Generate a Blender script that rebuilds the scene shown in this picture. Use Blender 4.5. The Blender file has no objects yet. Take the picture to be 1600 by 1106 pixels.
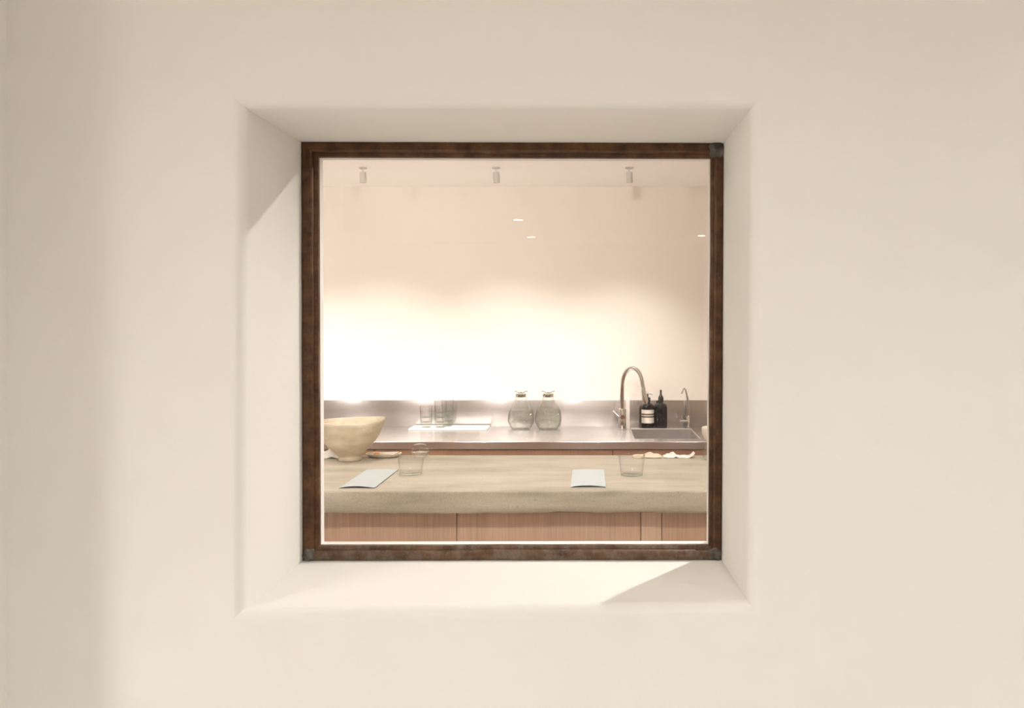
import bpy, bmesh, math, random
from mathutils import Vector, Matrix

sc = bpy.context.scene
COL = sc.collection
PI = math.pi
# world frame: X right, Y away from the camera, Z up, metres. Floor at z=0.

# ------------------------------------------------------------------ camera
cam_d = bpy.data.cameras.new('camera')
cam = bpy.data.objects.new('camera', cam_d)
COL.objects.link(cam)
cam.location = (0, 0, 1.5)
cam.rotation_euler = (PI / 2, 0, 0)
cam_d.sensor_width = 36.0
cam_d.lens = 30.0
cam_d.shift_x = -120 / 1600
cam_d.shift_y = -50 / 1600
cam_d.clip_start = 0.02
sc.camera = cam

# ------------------------------------------------------------------ world, exposure
world = bpy.data.worlds.new('world')
sc.world = world
world.use_nodes = True
world.node_tree.nodes['Background'].inputs[0].default_value = (1.0, 0.94, 0.86, 1)
world.node_tree.nodes['Background'].inputs[1].default_value = 0.15
vs = sc.view_settings
vs.view_transform = 'Standard'
vs.look = 'None'
vs.exposure = 1.0
vs.gamma = 1.0
vs.use_curve_mapping = False
sc.cycles.transparent_max_bounces = 64     # nested clear glasses
sc.cycles.diffuse_bounces = 8              # pale rooms

# light levels (watts)
P_NEAR_MID = 36       # viewing room: ceiling downlights by place, all but the rear ones added fill
P_NEAR_RIGHT = 2
P_SIDE_RIGHT = 38
P_SIDE_LEFT = 135
P_CENTRE = 5
P_REAR = 5
P_WALL_SPOT = 35      # kitchen: small spots washing the back wall
P_WALL_FILL = 13           # kitchen: added, unseen row of spots filling the upper back wall
P_BAR_SPOT = 10.5       # kitchen: spots over the stone counter
P_SILL_SPOT = 42      # kitchen: one spot turned to the window
P_FRONT_FILL = 23           # kitchen: added, unseen lamps by the window, brightening the counter front
WARM = (1.0, 0.945, 0.90)
CLEAR = (0.98, 0.99, 1.0)
WARM2 = (1.0, 0.965, 0.915)


# ------------------------------------------------------------------ helpers
def link(o, parent=None):
    COL.objects.link(o)
    if parent is not None:
        o.parent = parent
    return o


def tag(o, label=None, cat=None, group=None, kind=None):
    if label: o['label'] = label
    if cat: o['category'] = cat
    if group: o['group'] = group
    if kind: o['kind'] = kind
    return o


def thing(name, label, cat, loc=(0, 0, 0), rz=0.0, group=None):
    o = bpy.data.objects.new(name, None)
    o.empty_display_size = 0.05
    o.location = loc
    o.rotation_euler = (0, 0, rz)
    link(o)
    return tag(o, label, cat, group)


def mesh_obj(name, bm, mat, parent=None, smooth=False, angle=None):
    me = bpy.data.meshes.new(name)
    bmesh.ops.recalc_face_normals(bm, faces=bm.faces)
    bm.to_mesh(me)
    bm.free()
    me.materials.append(mat)
    if smooth:
        for p in me.polygons: p.use_smooth = True
        if angle is not None:
            me.set_sharp_from_angle(angle=angle)
    o = bpy.data.objects.new(name, me)
    return link(o, parent)


def add_box(bm, x0, x1, y0, y1, z0, z1, bevel=0.0, seg=2):
    r = bmesh.ops.create_cube(bm, size=1.0)
    vs_ = r['verts']
    for v in vs_:
        v.co.x = x0 + (v.co.x + .5) * (x1 - x0)
        v.co.y = y0 + (v.co.y + .5) * (y1 - y0)
        v.co.z = z0 + (v.co.z + .5) * (z1 - z0)
    if bevel > 0:
        es = list({e for v in vs_ for e in v.link_edges})
        bmesh.ops.bevel(bm, geom=es, offset=bevel, segments=seg, profile=.5, affect='EDGES')


def box(name, x0, x1, y0, y1, z0, z1, mat, parent=None, bevel=0.0, seg=2):
    bm = bmesh.new()
    add_box(bm, x0, x1, y0, y1, z0, z1, bevel, seg)
    return mesh_obj(name, bm, mat, parent, smooth=bevel > 0, angle=math.radians(35))


def add_lathe(bm, prof, seg=40, loc=(0, 0, 0), sx=1.0, sy=1.0, wob=None):
    """prof: list of (r, z); r = 0 closes to a pole."""
    rings = []
    for i, (r, z) in enumerate(prof):
        if r <= 1e-7:
            rings.append([bm.verts.new((loc[0], loc[1], loc[2] + z))])
        else:
            ring = []
            for k in range(seg):
                a = 2 * PI * k / seg
                rr, zz = r, z
                if wob: rr, zz = wob(i, a, r, z)
                ring.append(bm.verts.new((loc[0] + rr * sx * math.cos(a), loc[1] + rr * sy * math.sin(a), loc[2] + zz)))
            rings.append(ring)
    for A, B in zip(rings, rings[1:]):
        if len(A) == 1 and len(B) == 1: continue
        for k in range(seg):
            k2 = (k + 1) % seg
            if len(A) == 1: bm.faces.new((A[0], B[k], B[k2]))
            elif len(B) == 1: bm.faces.new((A[k], A[k2], B[0]))
            else: bm.faces.new((A[k], A[k2], B[k2], B[k]))


def lathe(name, prof, mat, parent=None, seg=40, loc=(0, 0, 0), sx=1, sy=1, wob=None, angle=35):
    bm = bmesh.new()
    add_lathe(bm, prof, seg, loc, sx, sy, wob)
    return mesh_obj(name, bm, mat, parent, True, math.radians(angle))


def add_tube(bm, pts, rad, seg=14, cap=True):
    pts = [Vector(p) for p in pts]
    n = len(pts)
    if not isinstance(rad, (list, tuple)): rad = [rad] * n
    rings = []
    t0 = (pts[1] - pts[0]).normalized()
    ref = Vector((0, 0, 1)) if abs(t0.z) < .9 else Vector((1, 0, 0))
    u = t0.cross(ref).normalized()
    for i, p in enumerate(pts):
        if i == 0: t = (pts[1] - pts[0])
        elif i == n - 1: t = (pts[-1] - pts[-2])
        else: t = (pts[i + 1] - pts[i - 1])
        t.normalize()
        u = (u - t * u.dot(t)).normalized()
        w = t.cross(u)
        rings.append([bm.verts.new(p + (u * math.cos(2 * PI * k / seg) + w * math.sin(2 * PI * k / seg)) * rad[i]) for k in range(seg)])
    for A, B in zip(rings, rings[1:]):
        for k in range(seg):
            k2 = (k + 1) % seg
            bm.faces.new((A[k], A[k2], B[k2], B[k]))
    if cap:
        bm.faces.new(rings[0]); bm.faces.new(rings[-1])


def tube(name, pts, rad, mat, parent=None, seg=14):
    bm = bmesh.new()
    add_tube(bm, pts, rad, seg)
    return mesh_obj(name, bm, mat, parent, True, math.radians(40))


def smooth_path(pts, n=8):
    """Catmull-Rom through pts"""
    P = [Vector(p) for p in pts]
    P = [P[0] * 2 - P[1]] + P + [P[-1] * 2 - P[-2]]
    out = []
    for i in range(1, len(P) - 2):
        a, b, c, d = P[i - 1], P[i], P[i + 1], P[i + 2]
        for k in range(n):
            t = k / n
            out.append(.5 * ((2 * b) + (c - a) * t + (2 * a - 5 * b + 4 * c - d) * t * t + (3 * b - a - 3 * c + d) * t ** 3))
    out.append(P[-2])
    return out


# ------------------------------------------------------------------ materials
def new_mat(name):
    m = bpy.data.materials.new(name)
    m.use_nodes = True
    nt = m.node_tree
    return m, nt, nt.nodes['Principled BSDF'], nt.nodes['Material Output']


def N(nt, typ, **kw):
    n = nt.nodes.new(typ)
    for k, v in kw.items(): setattr(n, k, v)
    return n


def coords(nt, scale=(1, 1, 1)):
    tc = N(nt, 'ShaderNodeTexCoord')
    mp = N(nt, 'ShaderNodeMapping')
    mp.inputs['Scale'].default_value = scale
    nt.links.new(tc.outputs['Object'], mp.inputs['Vector'])
    return mp.outputs['Vector']


def noise(nt, vec, scale, detail=4, rough=.55):
    n = N(nt, 'ShaderNodeTexNoise')
    n.inputs['Scale'].default_value = scale
    n.inputs['Detail'].default_value = detail
    n.inputs['Roughness'].default_value = rough
    nt.links.new(vec, n.inputs['Vector'])
    return n.outputs['Fac']


def ramp(nt, fac, stops):
    r = N(nt, 'ShaderNodeValToRGB')
    el = r.color_ramp.elements
    while len(el) < len(stops): el.new(.5)
    for e, (p, c) in zip(el, stops):
        e.position = p
        e.color = (*c, 1) if len(c) == 3 else c
    nt.links.new(fac, r.inputs['Fac'])
    return r.outputs['Color']


def bump(nt, bsdf, height, strength, dist):
    b = N(nt, 'ShaderNodeBump')
    b.inputs['Strength'].default_value = strength
    b.inputs['Distance'].default_value = dist
    nt.links.new(height, b.inputs['Height'])
    nt.links.new(b.outputs['Normal'], bsdf.inputs['Normal'])


def mat_noise(name, c0, c1, scale=8, stretch=(1, 1, 1), rough=.7, bstr=.2, bdist=.001, bscale=None, spec=.4, metallic=0.0, detail=5):
    m, nt, b, _ = new_mat(name)
    v = coords(nt, stretch)
    f = noise(nt, v, scale, detail)
    nt.links.new(ramp(nt, f, [(.3, c0), (.7, c1)]), b.inputs['Base Color'])
    b.inputs['Roughness'].default_value = rough
    b.inputs['Specular IOR Level'].default_value = spec
    b.inputs['Metallic'].default_value = metallic
    if bstr > 0:
        f2 = noise(nt, v, bscale or scale * 6, 3)
        bump(nt, b, f2, bstr, bdist)
    return m


def mat_glass(name, tint=(.97, .98, .97), f0=.04, thick=1.0, rough=0.0):
    """sheet glass: Fresnel mirror + absorption growing with the slant of the path"""
    m, nt, b, out = new_mat(name)
    nt.nodes.remove(b)
    geo = N(nt, 'ShaderNodeNewGeometry')
    dot = N(nt, 'ShaderNodeVectorMath', operation='DOT_PRODUCT')
    nt.links.new(geo.outputs['Normal'], dot.inputs[0])
    nt.links.new(geo.outputs['Incoming'], dot.inputs[1])
    ab = N(nt, 'ShaderNodeMath', operation='ABSOLUTE')
    nt.links.new(dot.outputs['Value'], ab.inputs[0])
    om = N(nt, 'ShaderNodeMath', operation='SUBTRACT', use_clamp=True)
    om.inputs[0].default_value = 1
    nt.links.new(ab.outputs[0], om.inputs[1])
    pw = N(nt, 'ShaderNodeMath', operation='POWER')
    nt.links.new(om.outputs[0], pw.inputs[0]); pw.inputs[1].default_value = 5
    ma = N(nt, 'ShaderNodeMath', operation='MULTIPLY_ADD', use_clamp=True)
    nt.links.new(pw.outputs[0], ma.inputs[0]); ma.inputs[1].default_value = 1 - f0; ma.inputs[2].default_value = f0
    # path length inside the sheet ~ thick / cos
    mx = N(nt, 'ShaderNodeMath', operation='MAXIMUM')
    nt.links.new(ab.outputs[0], mx.inputs[0]); mx.inputs[1].default_value = .06
    dv = N(nt, 'ShaderNodeMath', operation='DIVIDE')
    dv.inputs[0].default_value = thick
    nt.links.new(mx.outputs[0], dv.inputs[1])
    comb = N(nt, 'ShaderNodeCombineColor')
    for i, t in enumerate(tint):
        p = N(nt, 'ShaderNodeMath', operation='POWER')
        p.inputs[0].default_value = t
        nt.links.new(dv.outputs[0], p.inputs[1])
        nt.links.new(p.outputs[0], comb.inputs[i])
    tr = N(nt, 'ShaderNodeBsdfTransparent')
    nt.links.new(comb.outputs[0], tr.inputs['Color'])
    gl = N(nt, 'ShaderNodeBsdfGlossy')
    gl.inputs['Roughness'].default_value = rough
    mix = N(nt, 'ShaderNodeMixShader')
    nt.links.new(ma.outputs[0], mix.inputs['Fac'])
    nt.links.new(tr.outputs[0], mix.inputs[1]); nt.links.new(gl.outputs[0], mix.inputs[2])
    nt.links.new(mix.outputs[0], out.inputs['Surface'])
    return m


def mat_emit(name, col, strength):
    m, nt, b, out = new_mat(name)
    nt.nodes.remove(b)
    e = N(nt, 'ShaderNodeEmission')
    e.inputs[0].default_value = (*col, 1); e.inputs[1].default_value = strength
    nt.links.new(e.outputs[0], out.inputs['Surface'])
    return m


def mat_steel(name, col0, col1, rough, aniso=0.0, stretch=(1, 1, 1), scale=40, bstr=0.0):
    m, nt, b, _ = new_mat(name)
    v = coords(nt, stretch)
    f = noise(nt, v, scale, 3)
    nt.links.new(ramp(nt, f, [(.3, col0), (.7, col1)]), b.inputs['Base Color'])
    b.inputs['Metallic'].default_value = 1
    b.inputs['Roughness'].default_value = rough
    if bstr: bump(nt, b, f, bstr, .0004)
    if aniso:
        b.inputs['Anisotropic'].default_value = aniso
        g = N(nt, 'ShaderNodeNewGeometry')
        cr = N(nt, 'ShaderNodeVectorMath', operation='CROSS_PRODUCT')
        nt.links.new(g.outputs['True Normal'], cr.inputs[0])
        cr.inputs[1].default_value = (1, 0, 0)        # brushed along the length of the worktop
        nt.links.new(cr.outputs['Vector'], b.inputs['Tangent'])
    return m


M = {}
M['plaster'] = mat_noise('warm_white_plaster', (.79, .775, .745), (.82, .805, .775), 3, rough=.9, bstr=.25, bdist=.0012, bscale=70, spec=.15)
M['kplaster'] = mat_noise('kitchen_plaster', (.84, .775, .70), (.87, .805, .73), 2.2, rough=.9, bstr=.12, bdist=.0008, bscale=60, spec=.15)
M['ceiling'] = mat_noise('ceiling_paint', (.89, .865, .83), (.91, .885, .85), 2, rough=.92, bstr=.05, spec=.1)
M['floor'] = mat_noise('pale_concrete_floor', (.64, .60, .55), (.70, .66, .61), 3, rough=.6, bstr=.1)

# rusted steel of the window frame; the bottom rail is rubbed greyer than the others
def mat_rust(name, cols, wear_lo, wear_hi, wear_col):
    m, nt, b, _ = new_mat(name)
    v = coords(nt, (1, 1, 1))
    f = noise(nt, v, 30, 8, .7)
    c1 = ramp(nt, f, list(zip((.28, .47, .62, .76), cols)))
    k = ramp(nt, noise(nt, v, 45, 8, .75), [(wear_lo, (0, 0, 0)), (wear_hi, (1, 1, 1))])
    mx = N(nt, 'ShaderNodeMix', data_type='RGBA')
    nt.links.new(k, mx.inputs['Factor']); nt.links.new(c1, mx.inputs['A'])
    mx.inputs['B'].default_value = (*wear_col, 1)
    nt.links.new(mx.outputs['Result'], b.inputs['Base Color'])
    b.inputs['Metallic'].default_value = .3
    b.inputs['Roughness'].default_value = .48
    bump(nt, b, noise(nt, v, 180, 4), .4, .0009)
    return m


M['rust'] = mat_rust('rusted_brown_steel', ((.022, .009, .003), (.075, .032, .011), (.125, .056, .021), (.22, .12, .065)), .60, .74, (.15, .105, .075))
M['rust_worn'] = mat_rust('rubbed_brown_steel', ((.040, .019, .010), (.110, .058, .030), (.165, .095, .055), (.26, .17, .11)), .46, .66, (.20, .155, .125))
M['weld'] = mat_noise('grey_weld_steel', (.05, .042, .034), (.22, .20, .18), 70, rough=.5, bstr=.6, bdist=.001, bscale=200, metallic=.5)
M['pane'] = mat_glass('window_pane_glass', (.992, .992, .99), .04)
M['drink'] = mat_glass('clear_drinking_glass', (.990, .990, .988), .022, 1.0)
M['thick'] = mat_glass('thick_glass_base', (.93, .94, .925), .07, 1.0)
M['carafe'] = mat_glass('clear_carafe_glass', (.984, .986, .98), .04, 1.0)
M['water'] = mat_glass('still_water', (.978, .982, .972), .02, 1.0)

# stone slab
m, nt, b, _ = new_mat('beige_stone')
v = coords(nt, (.5, 1.6, 3.2))
f = noise(nt, v, 4.5, 9, .62)
col = ramp(nt, f, [(.25, (.30, .27, .205)), (.42, (.42, .375, .29)), (.56, (.50, .445, .355)), (.75, (.57, .515, .42))])
v2 = coords(nt, (1, 1, 1))
pit = ramp(nt, noise(nt, v2, 55, 4, .6), [(.26, (.55, .55, .53)), (.36, (1, 1, 1))])
mul = N(nt, 'ShaderNodeMix', data_type='RGBA', blend_type='MULTIPLY')
mul.inputs['Factor'].default_value = .8
nt.links.new(col, mul.inputs['A']); nt.links.new(pit, mul.inputs['B'])
grain = ramp(nt, noise(nt, v2, 260, 2, .5), [(.3, (.80, .80, .79)), (.6, (1, 1, 1))])
mul2 = N(nt, 'ShaderNodeMix', data_type='RGBA', blend_type='MULTIPLY')
mul2.inputs['Factor'].default_value = .75
nt.links.new(mul.outputs['Result'], mul2.inputs['A']); nt.links.new(grain, mul2.inputs['B'])
nt.links.new(mul2.outputs['Result'], b.inputs['Base Color'])
b.inputs['Roughness'].default_value = .62
b.inputs['Specular IOR Level'].default_value = .3
bump(nt, b, noise(nt, v, 22, 6, .6), .35, .0025)
M['stone'] = m


def mat_wood(name, c0, c1):
    m, nt, b, _ = new_mat(name)
    v = coords(nt, (90, 90, 2.2))
    f = noise(nt, v, 2.2, 6, .6)
    v2 = coords(nt, (5, 5, .3))
    f2 = noise(nt, v2, 2, 3)
    a = ramp(nt, f, [(.3, c0), (.68, c1)])
    bb = ramp(nt, f2, [(.3, (.86, .84, .82)), (.7, (1, 1, 1))])
    mul = N(nt, 'ShaderNodeMix', data_type='RGBA', blend_type='MULTIPLY')
    mul.inputs['Factor'].default_value = 1
    nt.links.new(a, mul.inputs['A']); nt.links.new(bb, mul.inputs['B'])
    nt.links.new(mul.outputs['Result'], b.inputs['Base Color'])
    b.inputs['Roughness'].default_value = .5
    b.inputs['Specular IOR Level'].default_value = .3
    bump(nt, b, f, .15, .0004)
    return m


M['wood'] = mat_wood('reddish_oak_veneer', (.43, .265, .175), (.56, .37, .26))
M['wood2'] = mat_wood('light_oak_veneer', (.50, .34, .235), (.62, .44, .32))
M['woodk'] = mat_wood('brown_cabinet_veneer', (.33, .185, .115), (.44, .265, .175))
M['dark'] = mat_noise('dark_recess', (.03, .02, .015), (.05, .035, .025), 10, rough=.8, bstr=0)
M['steel'] = mat_steel('brushed_stainless', (.62, .59, .575), (.69, .66, .645), .22, aniso=.9, stretch=(1, 60, 60), scale=6, bstr=.05)
M['satin'] = mat_steel('satin_stainless', (.64, .61, .595), (.70, .67, .655), .32, scale=8)
M['chrome'] = mat_steel('polished_chrome', (.74, .73, .71), (.80, .79, .77), .08, scale=6)
M['white_metal'] = mat_noise('cream_painted_metal', (.52, .49, .445), (.56, .53, .485), 20, rough=.5, bstr=0)
M['bowl'] = mat_noise('sandy_stoneware', (.58, .50, .37), (.84, .76, .61), 14, stretch=(1, 1, 2.0), rough=.6, bstr=.5, bdist=.0015, bscale=90, spec=.2, detail=8)
M['ceramic'] = mat_noise('pale_glazed_ceramic', (.72, .64, .53), (.80, .73, .62), 14, rough=.45, bstr=.1)
M['paper'] = mat_noise('pale_blue_white_paper', (.50, .535, .54), (.53, .565, .57), 5, rough=.85, bstr=.05, spec=.1)
M['napkin'] = mat_noise('white_linen', (.80, .77, .71), (.86, .83, .78), 30, rough=.95, bstr=.4, bdist=.0008, bscale=400, spec=.05)
M['bread'] = mat_noise('beige_cloth', (.62, .52, .38), (.74, .64, .50), 24, rough=.9, bstr=.4, bdist=.001, spec=.05)
M['mat'] = mat_noise('white_drying_mat', (.86, .85, .82), (.90, .89, .86), 40, rough=.8, bstr=.2, spec=.1)
M['board'] = mat_noise('pale_board', (.80, .74, .66), (.86, .80, .73), 8, stretch=(1, 1, .1), rough=.6, bstr=.05)
M['peel'] = mat_noise('orange_fruit', (.80, .36, .10), (.88, .46, .16), 60, rough=.5, bstr=.3, bdist=.0006)
M['twig'] = mat_noise('dry_leaf', (.42, .26, .12), (.58, .40, .22), 40, rough=.8, bstr=.2)
M['black'] = mat_noise('black_plastic', (.012, .011, .010), (.02, .018, .016), 30, rough=.35, bstr=0, spec=.5)
M['amber'] = mat_noise('dark_amber_glass', (.006, .004, .003), (.012, .007, .005), 6, rough=.10, bstr=0, spec=.4)

# printed bottle label: cream with two dark bands, bands read in the label's own height
m, nt, b, _ = new_mat('cream_label_with_dark_bands')
tc = N(nt, 'ShaderNodeTexCoord')
sp = N(nt, 'ShaderNodeSeparateXYZ')
nt.links.new(tc.outputs['Object'], sp.inputs[0])
mr = N(nt, 'ShaderNodeMapRange')
mr.inputs['From Min'].default_value = .026; mr.inputs['From Max'].default_value = .102
nt.links.new(sp.outputs['Z'], mr.inputs['Value'])
r = N(nt, 'ShaderNodeValToRGB')
r.color_ramp.interpolation = 'CONSTANT'
stops = [(0, (.80, .74, .66)), (.42, (.03, .02, .015)), (.51, (.62, .50, .38)), (.62, (.03, .02, .015)), (.71, (.80, .74, .66))]
el = r.color_ramp.elements
while len(el) < len(stops): el.new(.5)
for e, (p, c) in zip(el, stops): e.position = p; e.color = (*c, 1)
nt.links.new(mr.outputs[0], r.inputs['Fac'])
nt.links.new(r.outputs['Color'], b.inputs['Base Color'])
b.inputs['Roughness'].default_value = .6
M['label'] = m
M['lamp_small'] = mat_emit('spot_lens', (1.0, .92, .82), 2.5)
M['lamp'] = mat_emit('lamp_lens', (1.0, .90, .78), 25.0)

# ------------------------------------------------------------------ setting
F = 1333.333


def X(px, d): return (px - 920) * d / F
def Z(py, d): return 1.5 + (503 - py) * d / F


Y0, YF, YB = 1.25, 1.5, 1.542          # wall face, frame face, rear wall face
XL, XR, ZT = -0.853, 2.4, 2.6
# opening corners at the frame (slightly out of square, as built)
FR = [(-.5063, 1.8172), (.2374, 1.8150), (.2340, 1.0804), (-.5040, 1.0793)]   # TL TR BR BL
JO = [(-.506, 1.8155), (.2395, 1.8155), (.2345, 1.087), (-.509, 1.0765)]      # jamb corners near the face


def inset(c, d):
    (a, b_), (c_, d_), (e, f_), (g, h) = c
    return [(a + d, b_ - d), (c_ - d, d_ - d), (e - d, f_ + d), (g + d, h + d)]


KS = (.96, .90, .77, .88)     # rail widths left, top, right, bottom: the rails are not equal


def inset_f(c, d):
    l, t, r, b2 = (d * k for k in KS)
    (a, b_), (c_, d_), (e, f_), (g, h) = c
    return [(a + l, b_ - t), (c_ - r, d_ - t), (e - r, f_ + b2), (g + l, h + b2)]


R = .020
rings = [([(XL, ZT), (XR, ZT), (XR, 0), (XL, 0)], Y0)]
rings.append((inset(JO, -R * 1.6), Y0))
nf = 9
for i in range(nf + 1):
    t = i / nf * PI / 2
    rings.append((inset(JO, -R * (1 - math.sin(t))), Y0 + R * (1 - math.cos(t))))
rings.append((FR, YF + .0205))
rings.append((inset_f(FR, .028), YF + .0205))
rings.append((inset_f(FR, .028), YB - .003))
rings.append((inset_f(FR, .025), YB))
rings.append(([(XL, ZT), (XR, ZT), (XR, 0), (XL, 0)], YB))
bm = bmesh.new()
RV = [[bm.verts.new((p[0], y, p[1])) for p in c] for c, y in rings]
for A, B in zip(RV, RV[1:]):
    for k in range(4):
        bm.faces.new((A[k], A[(k + 1) % 4], B[(k + 1) % 4], B[k]))
for k in range(4):
    bm.faces.new((RV[-1][k], RV[-1][(k + 1) % 4], RV[0][(k + 1) % 4], RV[0][k]))
wf = mesh_obj('wall_front', bm, M['plaster'], None, True, math.radians(28))
tag(wf, 'cream plaster wall with a deep square window recess', 'wall', kind='structure')

KX0, KX1, KY, KZ = -3.2, 1.75, 4.92, 2.28


def structure(name, x0, x1, y0, y1, z0, z1, mat, label):
    o = box(name, x0, x1, y0, y1, z0, z1, mat)
    return tag(o, label, name.split('_')[0].split('.')[0], kind='structure')


structure('floor', -3.3, 2.5, -9.1, 5.1, -.1, 0, M['floor'], 'pale concrete floor running through both rooms')
structure('wall_left', -3.2, XL, 1.05, YB, 0, 2.6, M['plaster'], 'plaster return wall at the left end of the window wall')
structure('wall_side_left', -3.3, -3.2, -9.0, 5.0, 0, 2.6, M['plaster'], 'long plaster side wall on the left of both rooms')
structure('wall_side_right', 2.4, 2.5, -9.0, 1.6, 0, 2.6, M['plaster'], 'plaster side wall on the right of the viewing room')
structure('wall_rear', -3.3, 2.5, -9.1, -9.0, 0, 2.6, M['plaster'], 'plaster wall at the far end behind the camera')
structure('ceiling', -3.3, 2.5, -9.1, YB, 2.6, 2.7, M['ceiling'], 'white ceiling of the viewing room')
structure('wall_back', -3.3, 1.85, KY, 5.02, 0, 2.6, M['kplaster'], 'warm plaster wall behind the steel kitchen counter')
structure('wall_right', KX1, 1.85, YB, KY, 0, 2.6, M['kplaster'], 'plaster end wall on the right of the kitchen')
structure('ceiling_kitchen', -3.2, KX1, YB, KY, KZ, 2.40, M['ceiling'], 'low white ceiling over the kitchen')

# window: frame of four mitred rails, welds, pane
win = bpy.data.objects.new('window_1', None)
link(win)
tag(win, 'square window with rusted brown steel frame and clear pane', 'window', kind='structure')
prof = [(.0005, .0195), (.0005, .003), (.0025, .0004), (.0165, .0), (.0195, .0016), (.0208, .0050), (.0212, .0085), (.0262, .0095), (.0280, .0110), (.0280, .0195)]
rng = random.Random(4)
names = ['top', 'right', 'bottom', 'left']
for s in range(4):
    a, b_ = FR[s], FR[(s + 1) % 4]
    bm = bmesh.new()
    n = 30
    rows = []
    ph = [rng.uniform(0, 6.28) for _ in range(4)]
    for i in range(n + 1):
        t = i / n
        row = []
        for u, y in prof:
            ins = inset_f(FR, u)
            p, q = ins[s], ins[(s + 1) % 4]
            x = p[0] + (q[0] - p[0]) * t; z = p[1] + (q[1] - p[1]) * t
            w = math.sin(PI * t)
            wav = w * (.0004 * math.sin(7 * t + ph[0]) + .0003 * math.sin(23 * t + ph[1]))
            if s == 0: z += wav * (u < .02) + .0013 * w * (u < .02)
            elif s == 2: z += wav
            else: x += wav
            row.append(bm.verts.new((x, YF + y + (.0005 * math.sin(31 * t + ph[2]) * w if y < .01 else 0), z)))
        rows.append(row)
    m_ = len(prof)
    for A, B in zip(rows, rows[1:]):
        for k in range(m_):
            bm.faces.new((A[k], A[(k + 1) % m_], B[(k + 1) % m_], B[k]))
    bm.faces.new(rows[0]); bm.faces.new(rows[-1])
    mesh_obj('frame_rail', bm, M['rust_worn'] if s == 2 else M['rust'], win, True, math.radians(30))
# ground-down welds at three corners
for (cx, cz), (dx, dz), sz in ((FR[1], (-1, -1), (.030, .030)), (FR[2], (-1, 1), (.026, .023)), (FR[3], (1, 1), (.022, .023))):
    bm = bmesh.new()
    nu = 14
    grid = []
    rr = random.Random(int(abs(cx) * 1e4))
    for i in range(nu + 1):
        row = []
        for j in range(nu + 1):
            u, w = i / nu * 2 - 1, j / nu * 2 - 1
            # square disc -> blob outline
            uu = u * math.sqrt(1 - w * w / 2); ww = w * math.sqrt(1 - u * u / 2)
            q = 1 + .12 * math.sin(5 * math.atan2(ww, uu) + cx * 30)
            h = .0026 * max(0, 1 - (uu * uu + ww * ww)) ** .5 + rr.uniform(0, .0004)
            ccx = cx + dx * (.0118); ccz = cz + dz * (.0118)
            px = ccx + uu * q * sz[0] * .5; pz = ccz + ww * q * sz[1] * .5
            row.append(bm.verts.new((px, YF - h + .001, pz)))
        grid.append(row)
    back = [[bm.verts.new((v.co.x, YF + .004, v.co.z)) for v in row] for row in grid]
    for G in (grid, back):
        for i in range(nu):
            for j in range(nu):
                bm.faces.new((G[i][j], G[i + 1][j], G[i + 1][j + 1], G[i][j + 1]))
    for i in range(nu):
        for A, B in (((i, 0), (i + 1, 0)), ((i, nu), (i + 1, nu)), ((0, i), (0, i + 1)), ((nu, i), (nu, i + 1))):
            bm.faces.new((grid[A[0]][A[1]], grid[B[0]][B[1]], back[B[0]][B[1]], back[A[0]][A[1]]))
    o = mesh_obj('weld_patch', bm, M['weld'], win, True)
    o['label'] = 'rough grey weld ground over the frame corner'
pi_ = inset_f(FR, .0278)
bm = bmesh.new()
fv = [bm.verts.new((p[0], YF + .0125, p[1])) for p in pi_]
bv = [bm.verts.new((p[0], YF + .0165, p[1])) for p in pi_]
bm.faces.new(fv); bm.faces.new(bv[::-1])
for k in range(4): bm.faces.new((fv[k], fv[(k + 1) % 4], bv[(k + 1) % 4], bv[k]))
o = mesh_obj('pane', bm, M['pane'], win)
o['label'] = 'clear glass pane'

# ------------------------------------------------------------------ lamps
def spot_light(parent, loc, target, power, cone, blend, radius, col):
    ld = bpy.data.lights.new('lamp_light', 'SPOT')
    ld.energy = power; ld.color = col
    ld.spot_size = cone; ld.spot_blend = blend; ld.shadow_soft_size = radius
    lo = bpy.data.objects.new('lamp_light', ld)
    link(lo)
    dr = Vector(target) - Vector(loc)
    mw = Matrix.Translation(Vector(loc)) @ dr.to_track_quat('-Z', 'Y').to_matrix().to_4x4()
    if parent is not None:
        lo.parent = parent
        lo.matrix_parent_inverse = Matrix.Translation(-Vector(parent.location))
    lo.matrix_basis = mw
    return lo


def ceiling_spot(x, y, target, power, cone, blend, col, label, group, length=.053, rad=.0165, lean=0.0):
    """canopy on the ceiling, short stem, tilted cylinder"""
    t = thing('ceiling_spotlight', label, 'spotlight', (x, y, KZ), 0, group)
    lathe('canopy', [(0, 0), (.021, 0), (.021, -.004), (.019, -.006), (0, -.006)], M['white_metal'], t, 28)
    tube('stem', [(0, 0, -.005), (0, 0, -.026)], .0028, M['white_metal'], t, 10)
    dr = (Vector(target) - Vector((x, y, KZ - .05))).normalized()
    # the head itself leans less than its adjustable optic inside
    ax = Vector((dr.x + lean, dr.y * .35, -1)).normalized()
    q = ax.to_track_quat('-Z', 'Y').to_matrix().to_4x4()
    body = lathe('body', [(0, 0), (rad * .9, 0), (rad, -.002), (rad, -length), (rad * .86, -length), (rad * .86, -length + .036), (0, -length + .036)], M['white_metal'], t, 32)
    body.matrix_basis = Matrix.Translation((0, 0, -.024)) @ q
    lens = lathe('lens', [(0, -length + .031), (rad * .82, -length + .031), (rad * .82, -length + .0355), (0, -length + .0355)], M['lamp_small'], t, 24)
    lens.matrix_basis = Matrix.Translation((0, 0, -.024)) @ q
    lp = Vector((x, y, KZ - .024)) + ax * (length + .003)
    spot_light(t, lp, target, power, cone, blend, .016, col)
    return t


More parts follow.
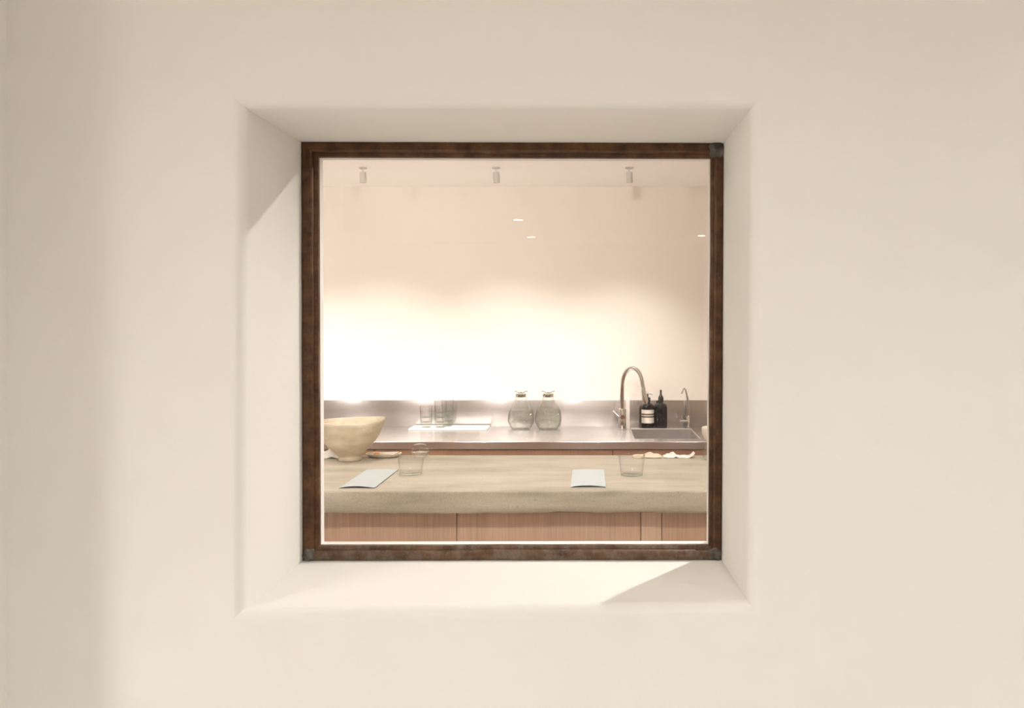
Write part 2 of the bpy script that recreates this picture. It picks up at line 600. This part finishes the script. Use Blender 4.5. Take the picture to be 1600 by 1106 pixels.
SPY = 4.31
for i, x in enumerate((-1.141, -.469, .204, -1.81, -2.45)):  # last two are added out of view for more light
    lab = ['cream ceiling spotlight on the left, above the beige bowl', 'cream ceiling spotlight in the middle of the three',
           'cream ceiling spotlight on the right, above the tall tap', 'added ceiling spotlight, unseen, just outside the window view on the left',
           'added ceiling spotlight, unseen, farthest left along the kitchen wall'][i]
    ceiling_spot(x, SPY, (x + (-.10, .02, -.08, 0, 0)[i] * .6, 4.385, .9), P_WALL_SPOT, math.radians(106), 1.0, WARM, lab, 'spots washing the kitchen wall', lean=.07)
for i, (x, y, tx, ty, tz, pw, cn) in enumerate(((.74, 2.25, -.10, 1.45, 1.25, P_SILL_SPOT, 60), (-.70, 2.85, -.70, 2.95, 1.0, P_BAR_SPOT, 95), (.10, 2.85, .10, 2.95, 1.0, P_BAR_SPOT, 95), (.9, 2.85, .9, 2.95, 1.0, P_BAR_SPOT, 95), (-1.6, 2.85, -1.6, 2.95, 1.0, P_BAR_SPOT, 95))):
    lab = ['ceiling spotlight turned towards the window sill', 'ceiling spotlight over the left menu on the counter', 'ceiling spotlight over the right menu on the counter',
           'ceiling spotlight over the right end of the counter', 'ceiling spotlight over the far left of the counter'][i]
    ceiling_spot(x, y, (tx, ty, tz), pw, math.radians(cn), .9, WARM2, lab, 'spots over the stone counter')

for x, lab in ((-2.2, 'leftmost'), (-1.45, 'second'), (-.7, 'third'), (.05, 'rightmost')):
    ceiling_spot(x, 2.95, (x, KY, 1.60), P_WALL_FILL, math.radians(125), 1.0, WARM, 'added unseen fill spot over the kitchen aisle, ' + lab + ' of its row', 'added fill spots over the kitchen aisle')  # added row, lifts the upper wall and the kitchen ceiling


def downlight(x, y, power, label, target=None, cone=150, blend=.8, z=2.6, r=.05):
    t = thing('recessed_downlight', label, 'downlight', (x, y, z), 0, 'downlights of the viewing room' if z > 2.5 else 'added fill lights over the kitchen seats')
    lathe('trim_ring', [(r, 0), (r + .012, 0), (r + .012, -.004), (r, -.004), (r, 0)], M['white_metal'], t, 32)
    lathe('lens', [(0, -.0005), (r - .0005, -.0005), (r - .0005, -.003), (0, -.003)], M['lamp'], t, 32)
    spot_light(t, (x, y, z - .01), target or (x, y, 0), power, math.radians(cone), blend, r, CLEAR if z > 2.5 else WARM)


downlight(.35, -.45, P_NEAR_MID, 'added ceiling fill light just behind the camera, in front of the window')  # added to light the window wall
downlight(1.75, -.45, P_NEAR_RIGHT, 'added ceiling fill light right of the window')  # added weak fill from the right
downlight(-.757, -6.15, P_REAR, 'ceiling downlight mirrored in the pane, brighter one on the left')
downlight(-.745, -8.0, P_REAR, 'ceiling downlight mirrored in the pane, fainter one on the left')
downlight(1.44, -7.84, P_REAR, 'ceiling downlight mirrored in the pane near its right edge')
downlight(1.9, -.6, P_SIDE_RIGHT, 'added ceiling fill light along the right wall, nearest the window', cone=164)  # added unseen lamp, brightens the wall and the left jamb
downlight(1.9, -4.4, P_SIDE_RIGHT, 'added ceiling fill light along the right wall, second from the window')  # added out of view, general room fill
downlight(-2.35, -.9, P_SIDE_LEFT, 'added wide round fill light along the left wall of the viewing room', cone=164, r=.24)  # added lamp, wide so the return wall casts a soft shadow
downlight(.2, -2.6, P_CENTRE, 'added ceiling fill light in the middle of the viewing room')  # added out of view to raise the room's ambient light
for x, lab in ((-1.9, 'farthest left'), (-1.0, 'second from the left'), (-.1, 'third from the left'), (.8, 'nearest the end wall')):
    downlight(x, 1.74, P_FRONT_FILL, 'added unseen fill light over the seats by the window, ' + lab, (x, 2.62, .62), 84, .35, KZ)  # added to brighten the counter front from the window side

# ------------------------------------------------------------------ stone counter
SY0, SY1, SZ = 2.525, 3.205, 1.0
TH = .066
slab = None
bm = bmesh.new()
nx, x0, x1 = 160, -2.6, 1.30
rng = random.Random(7)
rows = []
def edge_wave(x, k): return .0016 * math.sin(3.1 * x + k) + .0014 * math.sin(9.7 * x + 2 * k) + .0009 * math.sin(27 * x + 3 * k)
for i in range(nx + 1):
    x = x0 + (x1 - x0) * i / nx
    j = lambda a: rng.uniform(-a, a)
    zb = SZ - TH + edge_wave(x, 1) + j(.0012)
    rows.append([bm.verts.new(p) for p in (
        (x, SY0 + .004 + j(.0006), SZ), (x, SY0 + .0008 + j(.0006), SZ - .003), (x, SY0 + j(.001), SZ - .007),
        (x, SY0 - .001 + j(.0015), SZ - TH * .35), (x, SY0 - .001 + j(.0015), SZ - TH * .65),
        (x, SY0 + .001 + j(.001), zb + .006), (x, SY0 + .006, zb),
        (x, SY1 - .004, SZ - TH), (x, SY1, SZ - TH + .004), (x, SY1, SZ - .004), (x, SY1 - .004, SZ))])
for A, B in zip(rows, rows[1:]):
    m_ = len(A)
    for k in range(m_): bm.faces.new((A[k], A[(k + 1) % m_], B[(k + 1) % m_], B[k]))
bm.faces.new(rows[0]); bm.faces.new(rows[-1])
slab = mesh_obj('stone_counter_slab', bm, M['stone'], None, True, math.radians(40))
tag(slab, 'thick beige stone slab counter with a rough grey front edge', 'counter')

base = thing('counter_base', 'wood veneered base under the stone slab, with vertical panel joints', 'counter base', (0, 2.56, 0))
box('carcass', -2.55, 1.25, .022, .58, .0, .9295, M['woodk'], base)
seams = [-2.55, -1.55, -.396, .156, .219, 1.25]
for a, b_ in zip(seams, seams[1:]):
    o = box('panel', a + .0012, b_ - .0012, 0, .02, .06, .9295, M['wood2'] if b_ - a < .1 else M['wood'], base, .0008, 1)
box('plinth', -2.55, 1.25, .03, .05 + .0, .0, .06, M['dark'], base)

# ------------------------------------------------------------------ steel worktop with sink
WY0, WY1, WZ = 4.28, KY - .002, .9
SX0, SX1, SKY0, SKY1, SD = .235, .578, 4.385, 4.812, .19
wt = thing('steel_worktop', 'brushed stainless steel worktop with upstand and inset sink against the back wall', 'worktop', (0, 0, 0))
bm = bmesh.new()
def quad(bm, pts): bm.faces.new([bm.verts.new(p) for p in pts])
xs = [KX0 + .01, SX0, SX1, KX1 - .01]; ys = [WY0 + .003, SKY0, SKY1, WY1]
for i in range(3):
    for j in range(3):
        if i == 1 and j == 1: continue
        quad(bm, [(xs[i], ys[j], WZ), (xs[i + 1], ys[j], WZ), (xs[i + 1], ys[j + 1], WZ), (xs[i], ys[j + 1], WZ)])
e = .038
pr = [(WY0 + .003, WZ), (WY0 + .0009, WZ - .0009), (WY0, WZ - .003), (WY0, WZ - e), (WY0 + .02, WZ - e), (WY0 + .02, WZ - e + .002), (WY0 + .002, WZ - e + .002)]
for p, q in zip(pr, pr[1:]):
    quad(bm, [(xs[0], p[0], p[1]), (xs[3], p[0], p[1]), (xs[3], q[0], q[1]), (xs[0], q[0], q[1])])
bmesh.ops.remove_doubles(bm, verts=bm.verts, dist=1e-5)
top = mesh_obj('top', bm, M['steel'], wt)
# basin, open at the top
bm = bmesh.new()
r_ = .0
c = [(SX0, SKY0), (SX1, SKY0), (SX1, SKY1), (SX0, SKY1)]
ci = [(SX0 + .006, SKY0 + .006), (SX1 - .006, SKY0 + .006), (SX1 - .006, SKY1 - .006), (SX0 + .006, SKY1 - .006)]
L = [[bm.verts.new((p[0], p[1], z)) for p in cc] for cc, z in ((c, WZ), (ci, WZ - .004), (ci, WZ - SD + .01), (inset([(a[0], a[1]) for a in (ci[3], ci[2], ci[1], ci[0])], .01)[::-1], WZ - SD))]
for A, B in zip(L, L[1:]):
    for k in range(4): bm.faces.new((A[k], A[(k + 1) % 4], B[(k + 1) % 4], B[k]))
bm.faces.new(L[-1])
basin = mesh_obj('sink_basin', bm, M['satin'], wt)
basin['label'] = 'rectangular sink basin'
lathe('drain', [(0, 0), (.035, 0), (.038, .002), (.040, 0)], M['chrome'], basin, 24, loc=((SX0 + SX1) / 2, (SKY0 + SKY1) / 2, WZ - SD + .0005))
us = box('upstand', xs[0], xs[3], WY1 - .012, WY1, WZ, WZ + .150, M['steel'], wt, .0012, 2)
us['label'] = 'low brushed steel upstand along the wall'

cab_seams = [-3.15, -2.28, -1.08, .12, 1.32]
for i, (a, b_) in enumerate(zip(cab_seams, cab_seams[1:])):
    lab = ['brown wood base cabinet at the far left of the kitchen wall', 'brown wood base cabinet left of the bowl, under the steel worktop',
           'brown wood base cabinet under the steel worktop, between bowl and carafes', 'brown wood base cabinet under the sink'][i]
    c_ = thing('base_cabinet', lab, 'cabinet', (a, WY0 + .012, 0), 0, 'cabinets under the steel worktop')
    w = b_ - a
    dep = .60
    box('body', .0, w, .022, dep, .08, WZ - SD - .03, M['dark'], c_)
    box('front_rail', .0, w, .022, .04, WZ - SD - .03, WZ - e - .002, M['dark'], c_)
    box('plinth', 0.0, w, .05, .07, 0, .08, M['dark'], c_)
    box('door', .0015, w - .0015, 0, .02, .085, WZ - e - .004, M['woodk'], c_, .001, 1)

# ------------------------------------------------------------------ things on the steel worktop
# drying mat
bm = bmesh.new(); add_box(bm, -1.0, -.565, 4.725, 4.892, WZ + .0005, WZ + .009, .004, 3)
tag(mesh_obj('drying_mat', bm, M['mat'], None, True), 'white drying mat under the stacked glasses on the steel worktop', 'mat')


def tumbler_profile(h, rt, rb, w, base):
    return [(0, .0), (rb * .86, 0), (rb * .97, .0012), (rb, .005), (rb + (rt - rb) * .5, h * .5), (rt - (rt - rb) * .03, h - .0022), (rt, h - .001), (rt - w * .5, h), (rt - w, h - .001), (rt - w - (rt - rb) * .03, h - .0022),
            (rb + (rt - rb) * .5 - w, h * .5), (rb - w, base + .004), (rb * .8, base), (0, base)]


def bare_mesh(name, prof, mat, seg=36):
    bm = bmesh.new(); add_lathe(bm, prof, seg)
    bmesh.ops.recalc_face_normals(bm, faces=bm.faces)
    zs = [v.co.z for v in bm.verts]; h = max(zs)
    for f in bm.faces:                       # heavy base and rolled rim are thicker glass
        zc = f.calc_center_median().z
        if zc < .0085 or zc > h - .0022: f.material_index = 1
    me = bpy.data.meshes.new(name); bm.to_mesh(me); bm.free(); me.materials.append(mat); me.materials.append(M['thick'])
    for p in me.polygons: p.use_smooth = True
    me.set_sharp_from_angle(angle=math.radians(50))
    return me


small = bare_mesh('stacking_glass', tumbler_profile(.066, .036, .0295, .0017, .006), M['drink'], 32)
ordn = ['bottom', 'second', 'third', 'top']
for name_, sx_, sy_, n in (('left stack', -.912, 4.785, 3), ('middle stack', -.831, 4.785, 4), ('right stack, set back', -.803, 4.852, 4)):
    for k in range(n):
        o = bpy.data.objects.new('stacking_glass', small)
        link(o)
        o.location = (sx_, sy_, WZ + .0092 + k * .0272)
        pos = 'top' if k == n - 1 else ordn[k]
        tag(o, f'small clear glass, {pos} one of the {name_} on the drying mat', 'glass', 'glasses stacked on the drying mat')


def carafe(x, y, label, fat, handle, rz):
    t = thing('glass_carafe', label, 'carafe', (x, y, WZ + .0005), rz, 'water carafes on the steel worktop')
    o = [(0, 0), (.044, 0), (.050, .002), (.062, .020), (.0715, .042), (.0735, .062), (.070, .085), (.060, .112), (.049, .135), (.038, .158), (.031, .176), (.029, .188), (.031, .198)]
    if fat:
        o = [(0, 0), (.044, 0), (.051, .002), (.064, .020), (.0735, .044), (.0745, .064), (.072, .086), (.065, .108), (.054, .130), (.041, .150), (.033, .166), (.0315, .184), (.033, .196)]
    inn = [(max(r - .0022, 0), z + (.003 if i < 2 else .0)) for i, (r, z) in enumerate(o)][::-1]
    lathe('bottle', o + inn, M['carafe'], t, 44, angle=60)
    zt = .112 if not fat else .122
    wat = [(0, .0035)] + [(r - .0026, max(z, .0035)) for r, z in o[1:] if z < zt]
    # close at the water line
    rl = wat[-1][0] - .004
    wat += [(rl, zt), (0, zt)]
    w_ = lathe('water', wat, M['water'], t, 40, angle=60)
    # steel collar and flip lid with two pouring wings
    rc = .0325 if fat else .0305
    lathe('collar', [(rc, .182), (rc + .002, .182), (rc + .002, .194), (rc, .194), (rc, .182)], M['chrome'], t, 32)
    bm = bmesh.new()
    add_lathe(bm, [(0, .1985), (.027, .1985), (.030, .2005), (.027, .2025), (0, .2025)], 28)
    lid = mesh_obj('lid', bm, M['chrome'], t, True, math.radians(40))
    for s in (-1, 1):
        bm = bmesh.new()
        add_tube(bm, smooth_path([(s * .003, 0, .203), (s * .014, 0, .2065), (s * .026, 0, .2125), (s * .036, 0, .2150)], 4), [.0032] * 12 + [.0042], 8)
        mesh_obj('wing', bm, M['chrome'], lid, True)
    lathe('knob', [(0, .202), (.004, .202), (.004, .207), (.006, .210), (.004, .213), (0, .2135)], M['chrome'], lid, 16)
    if handle:
        hp = smooth_path([(rc + .001, 0, .186), (.055, 0, .178), (.072, 0, .150), (.083, 0, .110), (.076, 0, .080), (.068, 0, .078)], 6)
        tube('handle', hp, .0035, M['carafe'], t, 10)
    lathe('spout_bead', [(0, -.005), (.004, -.003), (.005, 0), (.004, .003), (0, .005)], M['chrome'], t, 12, loc=(.058, -.040, .088))


carafe(X(814, 4.76), 4.76, 'clear glass water carafe, left one of the pair, narrower shoulders', False, False, 0)
carafe(X(856.5, 4.76), 4.765, 'clear glass water carafe with a side handle, right one of the pair', True, True, 0)

# board behind the tap, leaning on the upstand
bm = bmesh.new(); add_box(bm, -.0085, .0085, -.055, .055, 0, .168, .003, 2)
o = mesh_obj('cutting_board', bm, M['board'], None, True, math.radians(40))
o.location = (.222, 4.848, WZ + .0005)
tag(o, 'pale cutting board standing on edge behind the tall tap', 'board')

# tall mixer tap
t = thing('mixer_tap', 'tall chrome gooseneck mixer tap left of the sink', 'tap', (.187, 4.765, WZ + .0006))
lathe('base_column', [(0, 0), (.024, 0), (.024, .004), (.0215, .006), (.0215, .112), (.020, .116), (.0145, .118), (0, .118)], M['chrome'], t, 32)
neck = [(0, 0, .112), (-.002, 0, .17), (-.001, -.002, .235), (.004, -.004, .285), (.022, -.010, .325), (.054, -.022, .344), (.086, -.034, .326), (.104, -.042, .286), (.113, -.046, .236)]
tube('neck', smooth_path(neck, 8), .0118, M['chrome'], t, 18)
tube('spray_head', [(.1125, -.0458, .240), (.114, -.0465, .232), (.1145, -.047, .222), (.124, -.051, .160), (.1255, -.0515, .148)], [.0125, .0135, .0135, .0165, .015], M['chrome'], t, 20)
lev = thing  # lever below is a plain part
tube('lever', smooth_path([(-.018, -.008, .078), (-.030, -.014, .088), (-.050, -.020, .106)], 4), [.009, .008, .0072, .0066, .006, .0055, .005, .0048, .0046], M['chrome'], t, 14)
lathe('cartridge_cap', [(.0, 0), (.013, 0), (.013, .016), (.0115, .018), (0, .018)], M['chrome'], t, 24).matrix_basis = Matrix.Translation((0, -.020, .072)) @ Matrix.Rotation(PI / 2, 4, 'X')

# filtered water tap
t = thing('filter_tap', 'slim chrome filter tap with hooked spout at the right of the sink', 'tap', (X(1075.5, 4.866), 4.866, WZ + .0006))
lathe('base', [(0, 0), (.017, 0), (.017, .003), (.0105, .006), (.0105, .062), (.009, .066), (0, .066)], M['chrome'], t, 24)
tube('spout', smooth_path([(0, 0, .062), (0, 0, .110), (-.003, -.004, .150), (-.010, -.012, .185), (-.019, -.020, .214), (-.029, -.028, .222), (-.037, -.034, .211), (-.043, -.038, .194)], 6), [.0075] * 8 + [.0062] * 10 + [.0052] * 25, M['chrome'], t, 14)
tube('valve_arm', [(-.006, -.004, .036), (-.046, -.012, .036), (-.050, -.0128, .036)], [.0068, .0068, .005], M['chrome'], t, 14)
tube('valve_lever', [(-.034, -.010, .040), (-.038, -.012, .054), (-.040, -.012, .066)], [.004, .0035, .003], M['chrome'], t, 10)
tube('valve_knob', [(-.008, -.005, .042), (-.014, -.006, .062)], [.0045, .003], M['chrome'], t, 10)


# soap bottles
def soap_bottle(x, y, label, pump, lab):
    t = thing('soap_bottle', label, 'bottle', (x, y, WZ + .0005), 0, 'soap bottles behind the sink')
    r = .0365
    lathe('bottle', [(0, 0), (.031, 0), (.035, .002), (r, .006), (r, .108), (.0355, .118), (.031, .128), (.023, .135), (.0145, .1385), (.0125, .143), (.0125, .150), (0, .150)], M['amber'], t, 40)
    if lab:
        bm = bmesh.new()
        rr = r + .0004
        n = 26
        cols = []
        for i in range(n + 1):
            a = -PI / 2 - 1.32 + 2.64 * i / n
            cols.append([bm.verts.new((q * math.cos(a), q * math.sin(a), z)) for q, z in ((rr, .026), (rr, .102), (rr + .0003, .102), (rr + .0003, .026))])
        for A, B in zip(cols, cols[1:]):
            for k in range(4): bm.faces.new((A[k], A[(k + 1) % 4], B[(k + 1) % 4], B[k]))
        bm.faces.new(cols[0]); bm.faces.new(cols[-1])
        mesh_obj('paper_label', bm, M['label'], t, True, math.radians(40))['label'] = 'cream label with two dark bands'
    if pump:
        lathe('pump_collar', [(0, .146), (.0155, .146), (.0155, .166), (.013, .170), (.006, .172), (0, .172)], M['black'], t, 28)
        lathe('pump_stem', [(0, .170), (.0042, .170), (.0042, .186), (0, .186)], M['black'], t, 14)
        tube('nozzle', smooth_path([(-.010, 0, .1905), (.004, -.002, .1925), (.018, -.005, .1915), (.028, -.008, .187)], 5), [.0066] * 6 + [.0052] * 5 + [.004] * 5, M['chrome'], t, 12)
    else:
        lathe('dropper_cap', [(0, .146), (.0150, .146), (.0155, .150), (.0155, .166), (.013, .174), (.0085, .180), (.0065, .184), (.0048, .192), (.0058, .200), (.0052, .209), (.003, .213), (0, .214)], M['black'], t, 28)
    return t


soap_bottle(X(1012, 4.864), 4.864, 'dark amber soap bottle with pump and cream banded label behind the sink', True, True)
soap_bottle(X(1032.5, 4.868), 4.868, 'plain black bottle with dropper cap beside the labelled soap bottle', False, False)

# ------------------------------------------------------------------ things on the stone counter
# big bowl
bx, by = X(546.5, 3.085), 3.085
t_prof = [(0, .004), (.036, .0), (.0405, .003), (.0400, .012), (.0430, .020), (.054, .030), (.074, .049), (.092, .070), (.1055, .092), (.1145, .112), (.1205, .130), (.1235, .1425)]
def bowl_wob(i, a, r, z):
    k = min(1, max(0, (z - .02) / .1))
    return r * (1 + .012 * k * math.sin(2 * a + .6) + .006 * k * math.sin(5 * a)), z + .0032 * k * math.sin(a * 2 + .4) + .0016 * k * math.sin(3 * a + 1) + .0022 * k * math.cos(a - .2)
inner = [(max(r - .0062 if r > .05 else r - .012, 0), z + (.0 if z > .1 else .009)) for r, z in t_prof[::-1] if z > .025] + [(.03, .030), (0, .027)]
bow = lathe('stoneware_bowl', t_prof + [(.1215, .1452)] + inner, M['bowl'], None, 64, wob=bowl_wob, angle=60)
bow.location = (bx, by, SZ)
tag(bow, 'large sandy beige stoneware bowl on a narrow foot, at the left of the counter', 'bowl')

big = bare_mesh('drinking_glass', tumbler_profile(.0675, .0435, .0365, .0016, .007), M['drink'], 48)
for x, y, lab in ((X(642, 2.80), 2.80, 'clear drinking glass beside the left folded menu'), (X(987, 2.785), 2.785, 'clear drinking glass right of the right folded menu')):
    o = bpy.data.objects.new('drinking_glass', big); link(o)
    o.location = (x, y, SZ + .0003)
    tag(o, lab, 'glass', 'drinking glasses on the stone counter')


def menu(cx, y0, w, l, label, rz):
    """sheet folded lengthwise, lying slightly open: two leaves joined at the far/left crease"""
    t = thing('folded_menu', label, 'menu', (cx, y0, SZ + .0006), rz, 'folded menus on the counter')
    for nm, lift in (('lower_leaf', 0.0), ('upper_leaf', 1.0)):
        bm = bmesh.new()
        nx_, ny_ = 14, 8
        G = []
        for side in (0, 1):
            g = []
            for i in range(nx_ + 1):
                row = []
                for j in range(ny_ + 1):
                    u, v_ = i / nx_, j / ny_
                    z = lift * (.0009 + .0048 * math.sin(PI * u ** .8) ** 1.0 * (1 - .55 * v_) + .0012 * u) + side * .0005
                    row.append(bm.verts.new((-w / 2 + w * u, l * v_, z)))
                g.append(row)
            G.append(g)
            for i in range(nx_):
                for j in range(ny_):
                    bm.faces.new((g[i][j], g[i + 1][j], g[i + 1][j + 1], g[i][j + 1]))
        a, b2 = G
        for i in range(nx_):
            for j in (0, ny_): bm.faces.new((a[i][j], a[i + 1][j], b2[i + 1][j], b2[i][j]))
        for j in range(ny_):
            for i in (0, nx_): bm.faces.new((a[i][j], a[i][j + 1], b2[i][j + 1], b2[i][j]))
        mesh_obj(nm, bm, M['paper'], t, True, math.radians(30))


menu(-.696, 2.562, .107, .315, 'white folded menu on the counter in front of the beige bowl', 0)
menu(-.002, 2.575, .106, .300, 'white folded menu on the right half of the counter, left of the glass', 0)

# squat glass teapot at the back edge
t = thing('glass_teapot', 'small glass teapot with knobbed lid at the back edge of the counter', 'teapot', (X(656.5, 3.165), 3.163, SZ + .0004))
lathe('body', [(0, 0), (.024, 0), (.029, .003), (.033, .012), (.0325, .020), (.028, .028), (.024, .031), (.022, .030), (.026, .026), (.030, .019), (.030, .012), (.026, .005), (0, .003)], M['carafe'], t, 36, angle=60)
lathe('tea', [(0, .0035), (.025, .0055), (.029, .012), (.029, .017), (0, .017)], M['water'], t, 32)
lid = lathe('lid', [(.0275, .0295), (.0285, .0310), (.0235, .0330), (.0232, .0440), (.018, .0475), (.006, .0485), (0, .0485), (0, .0470), (.017, .0455), (.0215, .0430), (.0220, .0325), (.0275, .0295)], M['carafe'], t, 32)
lathe('knob', [(0, .0485), (.003, .0485), (.0035, .052), (.006, .056), (.006, .060), (.003, .063), (0, .0635)], M['carafe'], lid, 18)
tube('spout', [(.027, 0, .014), (.037, 0, .020), (.045, 0, .031)], [.007, .005, .0038], M['carafe'], t, 14)
tube('handle', smooth_path([(-.027, 0, .027), (-.038, 0, .031), (-.047, 0, .024), (-.046, 0, .012), (-.030, 0, .008)], 6), .0035, M['carafe'], t, 12)

# oval dish with a piece of fruit and a dry twig
dx, dy = X(599, 3.155), 3.158
dish = lathe('oval_dish', [(0, .0008), (.045, 0), (.054, .003), (.066, .0125), (.0665, .0145), (.0635, .0140), (.052, .0062), (.044, .004), (0, .004)], M['ceramic'], None, 44, sy=.60, angle=60,
             wob=lambda i, a, r, z: (r, z + (.0015 * math.sin(3 * a) if r > .06 else 0)))
dish.location = (dx, dy, SZ + .0004)
tag(dish, 'flat pale oval dish at the back edge of the counter, right of the bowl', 'dish')
bm = bmesh.new()
bmesh.ops.create_icosphere(bm, subdivisions=3, radius=.0115)
for v_ in bm.verts: v_.co.z = v_.co.z * .72 if v_.co.z > 0 else v_.co.z * .45
o = mesh_obj('orange_segment', bm, M['peel'], None, True)
o.location = (dx - .026, dy + .004, SZ + .0097)
tag(o, 'small piece of orange fruit lying on the oval dish', 'fruit')
t = thing('dry_twig', 'short dry twig with a leaf on the right rim of the oval dish', 'twig', (dx + .049, dy - .014, SZ + .009))
tube('stalk', [(-.012, 0, .0), (.004, 0, .007), (.016, 0, .0125)], [.0014, .0016, .001], M['twig'], t, 8)
bm = bmesh.new()
for zo in (0, .0006):
    vv = [bm.verts.new((x_, y_, z_ + zo)) for x_, y_, z_ in ((.010, 0, .010), (.016, -.006, .014), (.023, 0, .020), (.017, .006, .0155))]
    bm.faces.new(vv)
bm.verts.ensure_lookup_table()
for k_ in range(4): bm.faces.new((bm.verts[k_], bm.verts[(k_ + 1) % 4], bm.verts[4 + (k_ + 1) % 4], bm.verts[4 + k_]))
mesh_obj('leaf', bm, M['twig'], t)


def cloth(name, label, cat, loc, w, l, amp, seed, mat, peak=0.0, rz=0.0, edge=0.0, thick=.0016):
    """crumpled sheet lying on the counter"""
    rr = random.Random(seed)
    ws = [(rr.uniform(14, 60) / max(w, .05) * .12, rr.uniform(14, 60) / max(l, .03) * .06, rr.uniform(0, 6.28), rr.uniform(.4, 1)) for _ in range(6)]
    bm = bmesh.new()
    nx_, ny_ = 34, 18
    G = []
    for side in (0, 1):
        g = []
        for i in range(nx_ + 1):
            row = []
            for j in range(ny_ + 1):
                u, v_ = i / nx_ * 2 - 1, j / ny_ * 2 - 1
                x_, y_ = u * w / 2, v_ * l / 2
                rag = 1 + .06 * math.sin(5 * u + seed) + .05 * math.sin(9 * v_ + seed)
                z = sum(k_ * math.sin(a * x_ * 3 + b_ * y_ * 3 + p) for a, b_, p, k_ in ws) / 6
                z = amp * (max(0, z + .35)) * (1 - .75 * max(abs(u), abs(v_)) ** 3) + peak * math.exp(-((u - .2) ** 2 * 7 + v_ * v_ * 3)) + edge * max(0, u) ** 2
                row.append(bm.verts.new((x_ * rag, y_ * rag, z + side * thick)))
            g.append(row)
        G.append(g)
        for i in range(nx_):
            for j in range(ny_): bm.faces.new((g[i][j], g[i + 1][j], g[i + 1][j + 1], g[i][j + 1]))
    a, b2 = G
    for i in range(nx_):
        for j in (0, ny_): bm.faces.new((a[i][j], a[i + 1][j], b2[i + 1][j], b2[i][j]))
    for j in range(ny_):
        for i in (0, nx_): bm.faces.new((a[i][j], a[i][j + 1], b2[i][j + 1], b2[i][j]))
    o = mesh_obj(name, bm, mat, None, True, math.radians(60))
    o.location = loc; o.rotation_euler = (0, 0, rz)
    return tag(o, label, cat)


cloth('linen_napkin', 'crumpled white napkin behind the beige bowl', 'napkin', (X(512, 3.15), 3.155, SZ + .0003), .10, .075, .030, 3, M['napkin'], peak=.022)
cloth('beige_cloth', 'rumpled beige cloth at the back of the counter behind the right glass', 'cloth', (X(1011, 3.16), 3.160, SZ + .0003), .105, .060, .016, 11, M['bread'], peak=.010)
cloth('linen_napkin', 'crumpled white napkin at the back of the counter, right of the beige cloth', 'napkin', (X(1049, 3.16), 3.160, SZ + .0003), .060, .060, .020, 21, M['napkin'], peak=.004)
cloth('linen_napkin', 'thin white napkin lying flat before the raised bowl at the far right', 'napkin', (X(1074, 3.16), 3.158, SZ + .0003), .052, .055, .008, 31, M['napkin'], edge=.016)

# raised pale bowl on a glass cylinder at the right edge of the view
rx, ry = .4125 + .0555, 3.120
o = lathe('glass_stand', [(0, 0), (.050, 0), (.052, .002), (.052, .060), (.050, .062), (.048, .060), (.048, .006), (0, .006)], M['drink'], None, 44)
o.location = (rx, ry, SZ + .0003)
tag(o, 'clear glass cylinder holding up a pale bowl at the far right of the counter', 'stand')
o = lathe('raised_bowl', [(0, 0), (.032, 0), (.036, .003), (.045, .010), (.0535, .028), (.0555, .048), (.054, .0525), (.051, .048), (.0485, .028), (.041, .013), (0, .008)], M['ceramic'], None, 44, angle=60)
o.location = (rx, ry, SZ + .0628)
tag(o, 'pale ceramic bowl raised on the glass cylinder at the far right', 'bowl')
